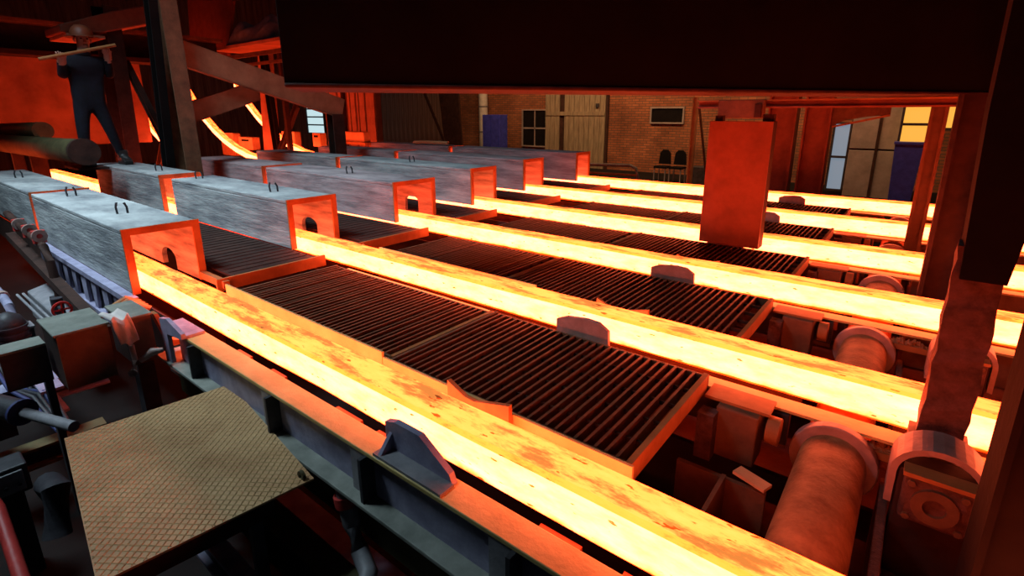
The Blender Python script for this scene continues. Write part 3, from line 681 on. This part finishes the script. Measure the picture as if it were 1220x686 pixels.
# red hot crop end lying on a cover
o = MB().tube([(-8.6, 7.5, 0.42), (-8.3, 7.5, 0.44), (-7.6, 7.52, 0.44)], 0.035, 8).build('bent_rod', 'orange_lit_paint'); tag(o, 'short bent orange-lit rod lying on the rear covers', 'rod')
# standing plate under the worker's other foot
o = MB().box(-9.4, -8.7, 1.84, 2.17, 0.28, 0.31).build('step_plank', 'rust_dark'); tag(o, 'dark step plank beside the cover under the worker', 'plank')

# ------------------------------------------------------------------ worker
def worker():
    t = thing('person', 'worker in dark blue clothes and helmet standing on a cover, holding a pole', 'person', (-9.0, 2.18, 0.31))
    X = -9.0
    J = [  # x, y, z, rx, ry
        (X, 2.17, 1.16, .15, .18),          # 0 pelvis
        (X, 2.18, 1.38, .13, .17),          # 1 waist
        (X + .01, 2.20, 1.62, .14, .20),    # 2 chest
        (X + .01, 2.21, 1.74, .09, .11),    # 3 neck base
        (X + .03, 2.215, 1.82, .06, .06),   # 4 neck
        (X + .05, 2.22, 1.93, .095, .08),   # 5 head
        (X + .05, 2.22, 2.03, .07, .065),   # 6 crown
        (X, 2.07, 1.10, .10, .10),          # 7 hip L
        (X + .04, 2.03, 0.78, .075, .075),  # 8 knee L
        (X, 2.01, 0.42, .055, .055),        # 9 ankle L
        (X, 2.27, 1.10, .10, .10),          # 10 hip R
        (X + .03, 2.33, 0.80, .075, .075),  # 11 knee R
        (X - .02, 2.42, 0.44, .055, .055),  # 12 ankle R
        (X, 2.01, 1.68, .075, .075),        # 13 shoulder L
        (X + .02, 1.94, 1.46, .058, .058),  # 14 elbow L
        (X + .15, 1.93, 1.66, .045, .045),  # 15 wrist L
        (X, 2.39, 1.69, .075, .075),        # 16 shoulder R
        (X + .03, 2.46, 1.48, .058, .058),  # 17 elbow R
        (X + .15, 2.42, 1.76, .045, .045),  # 18 wrist R
        (X + .13, 2.01, 0.345, .04, .05),   # 19 toe L
        (X + .12, 2.46, 0.36, .04, .05),    # 20 toe R
    ]
    E = [(0,1),(1,2),(2,3),(3,4),(4,5),(5,6),(0,7),(7,8),(8,9),(0,10),(10,11),(11,12),(2,13),(13,14),(14,15),(2,16),(16,17),(17,18),(9,19),(12,20)]
    def finger(wrist, k):
        b = J[wrist]; n = len(J)
        off = (-0.045, -0.022, 0.0, 0.022)[k]
        J.append((b[0] + .05, b[1] + off, b[2] + .035, .014, .014)); J.append((b[0] + .075, b[1] + off, b[2] + .085 - abs(k - 1) * .006, .010, .010)); J.append((b[0] + .04, b[1] + off, b[2] + .105 - abs(k - 1) * .006, .009, .009))
        E.extend([(wrist, n), (n, n + 1), (n + 1, n + 2)])
    for wv in (15, 18):
        for k in range(4): finger(wv, k)
        b = J[wv]; n = len(J)
        J.append((b[0] + .02, b[1] + .04, b[2] + .03, .014, .014)); J.append((b[0] + .045, b[1] + .05, b[2] + .06, .010, .010)); E.extend([(wv, n), (n, n + 1)])
    me = bpy.data.meshes.new('body'); org = ORG[t.name]
    me.from_pydata([tuple(Vector(j[:3]) - org) for j in J], E, [])
    o = bpy.data.objects.new('body', me); C.objects.link(o)
    sk = o.modifiers.new('skin', 'SKIN'); sk.use_smooth_shade = True
    for v, j in zip(me.skin_vertices[0].data, J): v.radius = (j[3], j[4]); v.use_root = False
    me.skin_vertices[0].data[0].use_root = True
    sub = o.modifiers.new('sub', 'SUBSURF'); sub.levels = 2; sub.render_levels = 2
    dg = bpy.context.evaluated_depsgraph_get(); em = bpy.data.meshes.new_from_object(o.evaluated_get(dg))
    bpy.data.objects.remove(o)
    em.name = 'body'; em.materials.clear()
    for mm in ('workwear', 'skin', 'boot_black'): em.materials.append(MATS[mm])
    for p in em.polygons:
        c = p.center + org; p.use_smooth = True; p.material_index = 0
        if c.z > 1.80 and abs(c.y - 2.22) < 0.16: p.material_index = 1
        elif c.x > X + .155 and c.z > 1.6: p.material_index = 1
        elif c.z < 0.46: p.material_index = 2
    o = bpy.data.objects.new('body', em); C.objects.link(o); o.parent = t; ORG[o.name] = org
    # face
    f = MB(); hx, hy, hz = X + .138, 2.22, 1.93
    f.prism([(hx - .02, hz + .02), (hx + .022, hz - .022), (hx - .015, hz - .03)], 'y', hy - .014, hy + .014); f.build('nose', 'skin', o)
    for s in (-1, 1):
        MB().tube([(hx - .012, hy + s * .033 - .012, hz + .022), (hx - .008, hy + s * .033, hz + .022), (hx - .012, hy + s * .033 + .012, hz + .022)], [.004, .009, .004], 8).build('eye', 'dull_black', o)
        MB().tube([(hx - .10, hy + s * .08, hz - .02), (hx - .095, hy + s * .092, hz + .01), (hx - .10, hy + s * .08, hz + .035)], [.008, .014, .01], 8).build('ear', 'skin', o)
    MB().tube([(hx - .014, hy - .024, hz - .052), (hx - .006, hy, hz - .055), (hx - .014, hy + .024, hz - .052)], .005, 6).build('mouth', 'rust_dark', o)
    # boots
    for (bx, by, bz) in ((X, 2.01, 0.31), (X - .02, 2.435, 0.31)):
        b = MB().prism([(bx - .07, bz), (bx + .20, bz), (bx + .21, bz + .05), (bx + .15, bz + .085), (bx + .06, bz + .11), (bx + .06, bz + .2), (bx - .07, bz + .2)], 'y', by - .055, by + .055)
        b.build('boot', 'boot_black', t, 0.012)
    # helmet with brim
    h = MB(); prof = [(0.125, 0), (0.122, .05), (0.10, .10), (0.06, .135), (0.0, .15)]; vs = []; fs = []; n = 20
    for (r, z) in prof:
        for k in range(n): a = 2 * math.pi * k / n; vs.append((X + .05 + r * 1.12 * math.cos(a), 2.22 + r * math.sin(a), 1.985 + z))
    for i in range(len(prof) - 1):
        for k in range(n): fs.append((i*n + k, i*n + (k+1) % n, (i+1)*n + (k+1) % n, (i+1)*n + k))
    h._add(vs, fs); h.smooth = True
    hh = h.build('hard_hat', 'helmet_orange', t)
    vs = []
    for r, z in ((0.118, 1.99), (0.185, 1.975), (0.185, 1.968), (0.118, 1.98)):
        for k in range(n): a = 2 * math.pi * k / n; vs.append((X + .06 + r * 1.1 * math.cos(a), 2.22 + r * math.sin(a), z))
    fs = [(i*n + k, i*n + (k+1) % n, ((i+1) % 4)*n + (k+1) % n, ((i+1) % 4)*n + k) for i in range(4) for k in range(n)]
    br = MB()._add(vs, fs); br.build('brim', 'helmet_orange', hh)
worker()
o = MB().tube([(-8.77, 1.70, 1.655), (-8.77, 2.52, 1.895)], 0.022, 10).build('lance_pole', 'rust_red'); tag(o, 'orange-lit pole held across the worker\'s shoulders', 'pole')

# ------------------------------------------------------------------ left foreground machinery
# support frame under the nearest cover
t = thing('cover_stand', 'blue-grey ladder-like stand below the nearest cover', 'frame', (-5.2, 0.96, -0.6))
MB().box(-6.6, -3.95, 0.94, 1.0, -0.21, -0.17).build('top_rail', 'blue_grey', t)
MB().box(-6.6, -3.95, 0.94, 1.0, -0.48, -0.44).build('bottom_rail', 'blue_grey', t)
for k in range(10):
    xx = -6.5 + k * 0.27
    MB().prism([(xx, -0.21), (xx + 0.13, -0.21), (xx + 0.07 + 0.05 * (k % 2), -0.44), (xx, -0.44)], 'y', 0.955, 0.975).build('picket', 'blue_grey', t)
MB().box(-6.6, -3.9, 0.985, 0.995, -0.44, -0.21).build('back_plate', 'dark_steel', t)
for xx in (-6.3, -4.2): MB().box(xx, xx + 0.12, 0.95, 1.05, -1.1, -0.48).build('leg', 'dark_steel', t)
# dark angle rail and red hose line
o = MB().bar((-6.8, 0.82, -0.13), (-4.1, 0.82, -0.40), 0.07, 0.07).build('angle_rail', 'rust_dark'); tag(o, 'dark red sloping angle rail left of the ladder-like stand', 'rail')
t = thing('valve_train', 'red-lit valve pipework at the left edge under the nearest cover', 'valve', (-5.9, 0.8, -0.4))
MB().tube([(-6.7, 0.82, 0.10), (-6.2, 0.82, 0.05), (-5.8, 0.82, 0.02), (-5.4, 0.82, -0.02), (-5.3, 0.82, -0.12), (-5.25, 0.82, -0.42)], 0.03, 10).build('pipe_line', 'rust_dark', t)
for xx in (-6.25, -5.85, -5.5):
    MB().tube([(xx, 0.82, 0.0), (xx, 0.82, 0.10)], 0.045, 10).build('valve_body', 'red_hose', t)
    MB().ring((0.82, 0.06), 'x', 0.02, 0.05, xx + 0.02, xx + 0.045, 16).build('flange_ring', 'collar_steel', t)
t = thing('motor_block', 'pale grey slanted box behind the red-sided case', 'box', (-5.3, 0.8, -0.7))
MB().prism([(0.72, -0.47), (0.90, -0.42), (0.90, -0.70), (0.72, -0.70)], 'x', -5.9, -4.75).build('body', 'grey_steel', t, 0.01)
MB().box(-5.4, -5.3, 0.78, 0.86, -0.45, -0.425).build('lid_tab', 'dark_steel', t)
t = thing('rod_pair', 'two thin pale rods left of the red-sided case', 'rods', (-5, 0.64, -0.45))
for dy in (0, 0.035): MB().tube([(-5.40, 0.60 + dy, -0.36), (-4.68, 0.626 + dy, -0.412)], 0.009, 8).build('rod', 'grey_steel', t)
# two boxes with red-lit ends
def case(x0, x1, y0, y1, z0, z1, label, tilt=0.06):
    t = thing('equipment_case', label, 'case', ((x0 + x1) / 2, (y0 + y1) / 2, z0))
    MB().box(x0, x1 - 0.01, y0 + 0.01, y1 - 0.01, z0, z1 - 0.012).build('body', 'rust_dark', t, 0.006)
    MB().box(x0 - 0.01, x1, y0, y1, z1 - 0.012, z1).build('lid', 'green_grey', t, 0.003)
    MB().box(x1 - 0.01, x1, y0 + 0.01, y1 - 0.01, z0, z1 - 0.012).build('end_panel', 'rust', t)
    return t
case(-3.42, -3.10, 0.425, 0.645, -0.30, -0.01, 'green-grey topped case with a dark red end, left of the pale rag')
case(-3.40, -3.10, 0.70, 0.83, -0.28, -0.015, 'smaller green-grey topped case right of the pale rag, under the billet mouth')
t = thing('low_channel', 'green-grey channel beam left of the red-ended case', 'beam', (-3.5, 0.37, -0.4))
MB().box(-3.44, -3.30, 0.25, 0.42, -0.112, -0.10).build('top_flange', 'green_grey', t)
MB().box(-3.312, -3.30, 0.25, 0.42, -0.30, -0.112).build('web', 'dark_steel', t)
MB().box(-3.36, -3.30, 0.385, 0.415, -1.1, -0.30).build('leg', 'dark_steel', t)
# pale rag hanging between the cases
def rag():
    m = MB(); n = 9; vs = []; fs = []
    for i in range(n + 1):
        for j in range(n + 1):
            u, v = i / n, j / n
            x = -3.22 + 0.16 * min(u * 2, 1) + 0.012 * math.sin(9 * v + 5 * u); y = 0.63 + 0.085 * v * (1 - 0.15 * u) + 0.035 * u
            z = 0.004 - (max(u - 0.45, 0)) * 0.26 + 0.012 * math.sin(8 * v)
            vs.append((x, y, z))
    for i in range(n):
        for j in range(n): fs.append((i*(n+1) + j, (i+1)*(n+1) + j, (i+1)*(n+1) + j + 1, i*(n+1) + j + 1))
    m._add(vs, fs); m.smooth = True
    o = m.build('hanging_rag', 'pale_rag'); s = o.modifiers.new('thick', 'SOLIDIFY'); s.thickness = 0.006; return o
tag(rag().build if False else rag(), 'pale pink rag hanging between the two equipment cases', 'rag')
o = MB().tube([(-3.04, 0.70, -0.14), (-3.03, 0.70, -0.22), (-3.02, 0.685, -0.27), (-2.99, 0.67, -0.27)], [0.012, 0.012, 0.014, 0.02], 10).build('hook_rod', 'collar_steel'); tag(o, 'thin pale hook rod hanging below the rag', 'hook')
o = MB().tube([(-3.03, 0.72, -0.235), (-3.02, 0.78, -0.20), (-3.0, 0.82, -0.20)], [0.012, 0.022, 0.012], 10).build('pipe_stub', 'collar_steel'); tag(o, 'pale pipe stub beside the hook rod', 'pipe')
o = MB().prism([(0.835, -0.03), (0.855, -0.03), (0.90, -0.20), (0.96, -0.22), (0.96, -0.24), (0.885, -0.235)], 'x', -3.16, -3.10).build('angle_bracket', 'rust_red'); tag(o, 'glowing red bent bracket at the start of the long girder', 'bracket')
t = thing('cable_loops', 'glowing orange-lit loops of cable at the nearest cover mouth corner', 'cables', (-3.95, 0.93, -0.2))
for k in range(4): MB().tube([(-3.93 + 0.06 * k, 0.86, -0.19), (-3.91 + 0.06 * k, 0.92, -0.15), (-3.88 + 0.06 * k, 0.985, -0.19)], 0.022, 10).build('loop', 'rust_red', t)
# chequer plate
ang = math.atan2(-0.125, 0.945)
t = thing('chequer_plate', 'tan diamond-pattern chequer plate platform at lower left', 'plate', (-2.07, 0.559, -0.35))
ca, sa = math.cos(ang), math.sin(ang)
L, Wd = 0.947, 0.623
def loc2(u, v): return (-2.07 + ca * u - sa * v, 0.559 + sa * u + ca * v)
def slab(u0, u1, v0, v1, z0, z1): 
    return MB().prism([loc2(u0, v0), loc2(u1, v0), loc2(u1, v1), loc2(u0, v1)], 'z', z0, z1)
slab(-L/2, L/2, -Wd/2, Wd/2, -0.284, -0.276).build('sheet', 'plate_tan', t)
# raised diamond ribs, one joined relief
m = MB(); pitch = 0.022; hw = 0.0020
def clip_line(c, s):
    # line v = s*u + c inside the plate
    pts = []
    for u in (-L/2 + .004, L/2 - .004):
        v = s * u + c
        if abs(v) <= Wd/2 - .004: pts.append((u, v))
    for v in (-Wd/2 + .004, Wd/2 - .004):
        u = (v - c) / s
        if abs(u) < L/2 - .004: pts.append((u, v))
    return pts[:2] if len(pts) >= 2 else None
for s in (0.95, -0.95):
    c = -1.0
    while c < 1.0:
        pr = clip_line(c, s)
        if pr:
            p, q = [Vector((*loc2(*a), -0.276)) for a in pr]; dd = (q - p).normalized(); r = Vector((-dd.y, dd.x, 0)) * hw
            m._add([p - r, q - r, q + r, p + r, p + Vector((0, 0, .0028)), q + Vector((0, 0, .0028))], [(0, 1, 5, 4), (3, 4, 5, 2), (0, 4, 3), (1, 2, 5)])
        c += pitch * 1.38
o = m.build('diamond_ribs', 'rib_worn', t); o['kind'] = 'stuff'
slab(-L/2, L/2, -Wd/2, -Wd/2 + 0.012, -0.334, -0.284).build('edge_angle', 'blue_grey', t)
slab(L/2 - 0.012, L/2, -Wd/2, Wd/2 - 0.14, -0.344, -0.284).build('edge_angle', 'rust_dark', t)
slab(-L/2, -L/2 + 0.012, -Wd/2, Wd/2 - 0.14, -0.334, -0.284).build('edge_angle', 'rust_dark', t)
u, v = loc2(L/2 - 0.03, Wd/2 - 0.03); MB().ring((u, -0.266), 'y', 0.008, 0.02, v - 0.006, v + 0.006, 14).build('lift_ring', 'yellow_dirt', t)
for (a, b) in ((-0.4, -0.25), (-0.4, 0.12), (0.4, 0.12), (0.4, -0.25)):
    slab(a - .02, a + .02, b - .02, b + .02, -1.1, -0.284).build('leg', 'dark_steel', t)
# beams and pipes below the plate
def beam(name, p, q, a, b, mat, label, cat='beam'):
    t = thing(name, label, cat, (p[0], p[1], min(p[2], q[2]) - b / 2)); P, Q = Vector(p), Vector(q)
    MB().bar(P + Vector((0, 0, b / 2 - .008)), Q + Vector((0, 0, b / 2 - .008)), a, 0.016).build('top_flange', mat, t)
    MB().bar(P, Q, 0.014, b - .03).build('web', 'dark_steel', t)
    MB().bar(P - Vector((0, 0, b / 2 - .008)), Q - Vector((0, 0, b / 2 - .008)), a, 0.016).build('bottom_flange', mat, t)
    return t
beam('floor_beam', (-2.6, 0.80, -0.72), (0.5, 0.80, -0.72), 0.10, 0.2, 'yellow_dirt', 'yellowish floor beam running under the chequer plate corner')
beam('floor_beam', (-2.6, 0.93, -0.80), (0.5, 0.93, -0.80), 0.12, 0.2, 'blue_grey', 'blue-grey floor beam below the long girder')
beam('floor_beam', (-2.3, 0.64, -0.85), (0.5, 0.62, -0.85), 0.07, 0.15, 'blue_grey', 'narrow blue-grey floor beam at the bottom edge of the view')
beam('cross_bearer', (-3.60, -0.5, -0.80), (-3.56, 0.62, -0.80), 0.10, 0.12, 'yellow_dirt', 'dull yellow cross bearer at the left edge beside the chequer plate')
beam('cross_bearer', (-4.3, -0.5, -0.70), (-4.2, 0.8, -0.70), 0.14, 0.14, 'blue_grey', 'blue-grey cross bearer behind the dull yellow one')
beam('cross_bearer', (-5.2, -0.6, -0.62), (-5.2, 0.62, -0.62), 0.16, 0.14, 'grey_steel', 'grey cross bearer farthest back at the left edge')
beam('floor_beam', (-6.5, 0.42, -0.55), (-3.6, 0.44, -0.55), 0.10, 0.16, 'blue_grey', 'long blue-grey floor beam at left, under the twin rods')
t = thing('water_pipe', 'grey water pipe with elbow under the long girder', 'pipe', (-1.4, 0.85, -0.7))
MB().tube([(-1.50, 0.885, -0.31), (-1.47, 0.885, -0.48), (-1.43, 0.88, -0.57), (-1.35, 0.86, -0.61), (-1.30, 0.79, -0.63), (-1.28, 0.68, -0.66)], 0.034, 12).build('elbow', 'grey_steel', t)
MB().tube([(-1.494, 0.885, -0.36), (-1.487, 0.885, -0.40)], 0.045, 12).build('coupling', 'red_hose', t)
MB().tube([(-1.293, 0.75, -0.641), (-1.289, 0.72, -0.65)], 0.045, 12).build('coupling', 'grey_steel', t)
o = MB().tube([(-3.0, 0.0, -0.2), (-2.62, 0.085, -0.48), (-2.2, 0.075, -0.52), (-1.6, 0.07, -0.6)], 0.022, 10).build('red_hose', 'red_hose'); tag(o, 'bright red hose at the bottom left corner', 'hose')
o = MB().tube([(-2.90, 0.27, -0.66), (-2.75, 0.25, -0.54), (-2.66, 0.26, -0.52), (-2.6, 0.22, -0.70)], 0.05, 12).build('rubber_hose', 'dark_steel'); tag(o, 'thick dark hose curling beside the chequer plate edge', 'hose')
t = thing('hydraulic_cylinder', 'dark blue hydraulic cylinder lying at left behind the chequer plate', 'cylinder', (-3.5, 0.2, -0.55))
MB().tube([(-3.75, 0.12, -0.42), (-3.3, 0.28, -0.42)], 0.055, 18).build('barrel', 'dark_steel', t)
MB().tube([(-3.3, 0.28, -0.42), (-2.95, 0.40, -0.42)], 0.025, 14).build('rod', 'grey_steel', t)
for k in (0.0, 0.97): MB().tube([(-3.75 + .45 * k, 0.12 + .16 * k, -0.42), (-3.735 + .45 * k, 0.125 + .16 * k, -0.42)], 0.065, 18).build('end_cap', 'blue_dull', t)
MB().box(-3.6, -3.5, 0.12, 0.26, -0.62, -0.47).build('saddle', 'dark_steel', t)

# ------------------------------------------------------------------ loose equipment on the left
t = thing('junction_box', 'blue-grey junction box at the left edge below the hydraulic cylinder', 'box', (-3.05, 0.13, -0.66))
MB().box(-3.12, -2.98, 0.05, 0.22, -0.66, -0.52).build('shell', 'dark_steel', t, 0.008)
MB().box(-2.98, -2.97, 0.07, 0.20, -0.64, -0.54).build('lid', 'grey_steel', t, 0.004)
for dy in (0.09, 0.135, 0.18): MB().tube([(-2.965, dy, -0.60), (-2.955, dy, -0.60)], 0.008, 8).build('screw', 'dark_steel', t)
MB().box(-3.1, -3.0, 0.08, 0.19, -1.1, -0.66).build('stand', 'dark_steel', t)
t = thing('pump_unit', 'grey round-headed pump behind the low channel at the left edge', 'pump', (-4.35, 0.42, -0.55))
MB().tube([(-4.45, 0.42, -0.47), (-4.45, 0.42, -0.30), (-4.45, 0.42, -0.25), (-4.45, 0.42, -0.22)], [0.085, 0.085, 0.065, 0.02], 20).build('housing', 'dark_steel', t)
MB().tube([(-4.45, 0.34, -0.36), (-4.45, 0.20, -0.36)], 0.035, 14).build('inlet', 'blue_grey', t)
MB().ring((-4.45, -0.36), 'y', 0.03, 0.06, 0.24, 0.265, 20).build('inlet_flange', 'collar_steel', t)
for zz in (-0.44, -0.40, -0.36, -0.32): MB().tube([(-4.45, 0.42, zz), (-4.45, 0.42, zz + 0.012)], 0.094, 20).build('cooling_fin', 'dark_steel', t)
t = thing('cable_bundle', 'bundle of dark blue cables hanging left of the red-ended case', 'cables', (-3.7, 0.36, -0.6))
for k in range(5):
    o_ = 0.022 * k
    MB().tube([(-4.2, 0.28 + o_, -0.42), (-3.9, 0.30 + o_, -0.52 - 0.01 * k), (-3.62, 0.34 + o_, -0.50 + 0.008 * k), (-3.4, 0.40 + o_ * 0.6, -0.64)], 0.010, 8).build('cable', 'blue_dull' if k % 3 == 0 else 'dark_steel', t)
t = thing('conduit_pipe', 'pale conduit bent down beside the pump at the left edge', 'pipe', (-4.9, 0.45, -0.7))
MB().tube([(-6.2, 0.50, -0.28), (-5.2, 0.50, -0.30), (-5.0, 0.50, -0.33), (-4.93, 0.50, -0.42), (-4.92, 0.50, -0.62)], 0.028, 12).build('bend', 'blue_grey', t)
MB().tube([(-5.24, 0.50, -0.2995), (-5.18, 0.50, -0.3005)], 0.038, 12).build('coupling', 'collar_steel', t)
t = thing('handwheel_valve', 'small handwheel valve with red-lit rim under the sloping angle rail', 'valve', (-4.7, 0.70, -0.5))
MB().ring((0.70, -0.30), 'x', 0.045, 0.058, -4.52, -4.505, 22).build('rim', 'red_hose', t)
MB().bar((-4.512, 0.652, -0.30), (-4.512, 0.748, -0.30), 0.01, 0.01).build('spoke', 'red_hose', t)
MB().bar((-4.512, 0.70, -0.348), (-4.512, 0.70, -0.252), 0.01, 0.01, (0, 1, 0)).build('spoke', 'red_hose', t)
MB().tube([(-4.51, 0.70, -0.30), (-4.62, 0.70, -0.30)], 0.012, 10).build('stem', 'dark_steel', t)
MB().tube([(-4.62, 0.70, -0.42), (-4.62, 0.70, -0.24)], 0.035, 12).build('valve_body', 'dark_steel', t)
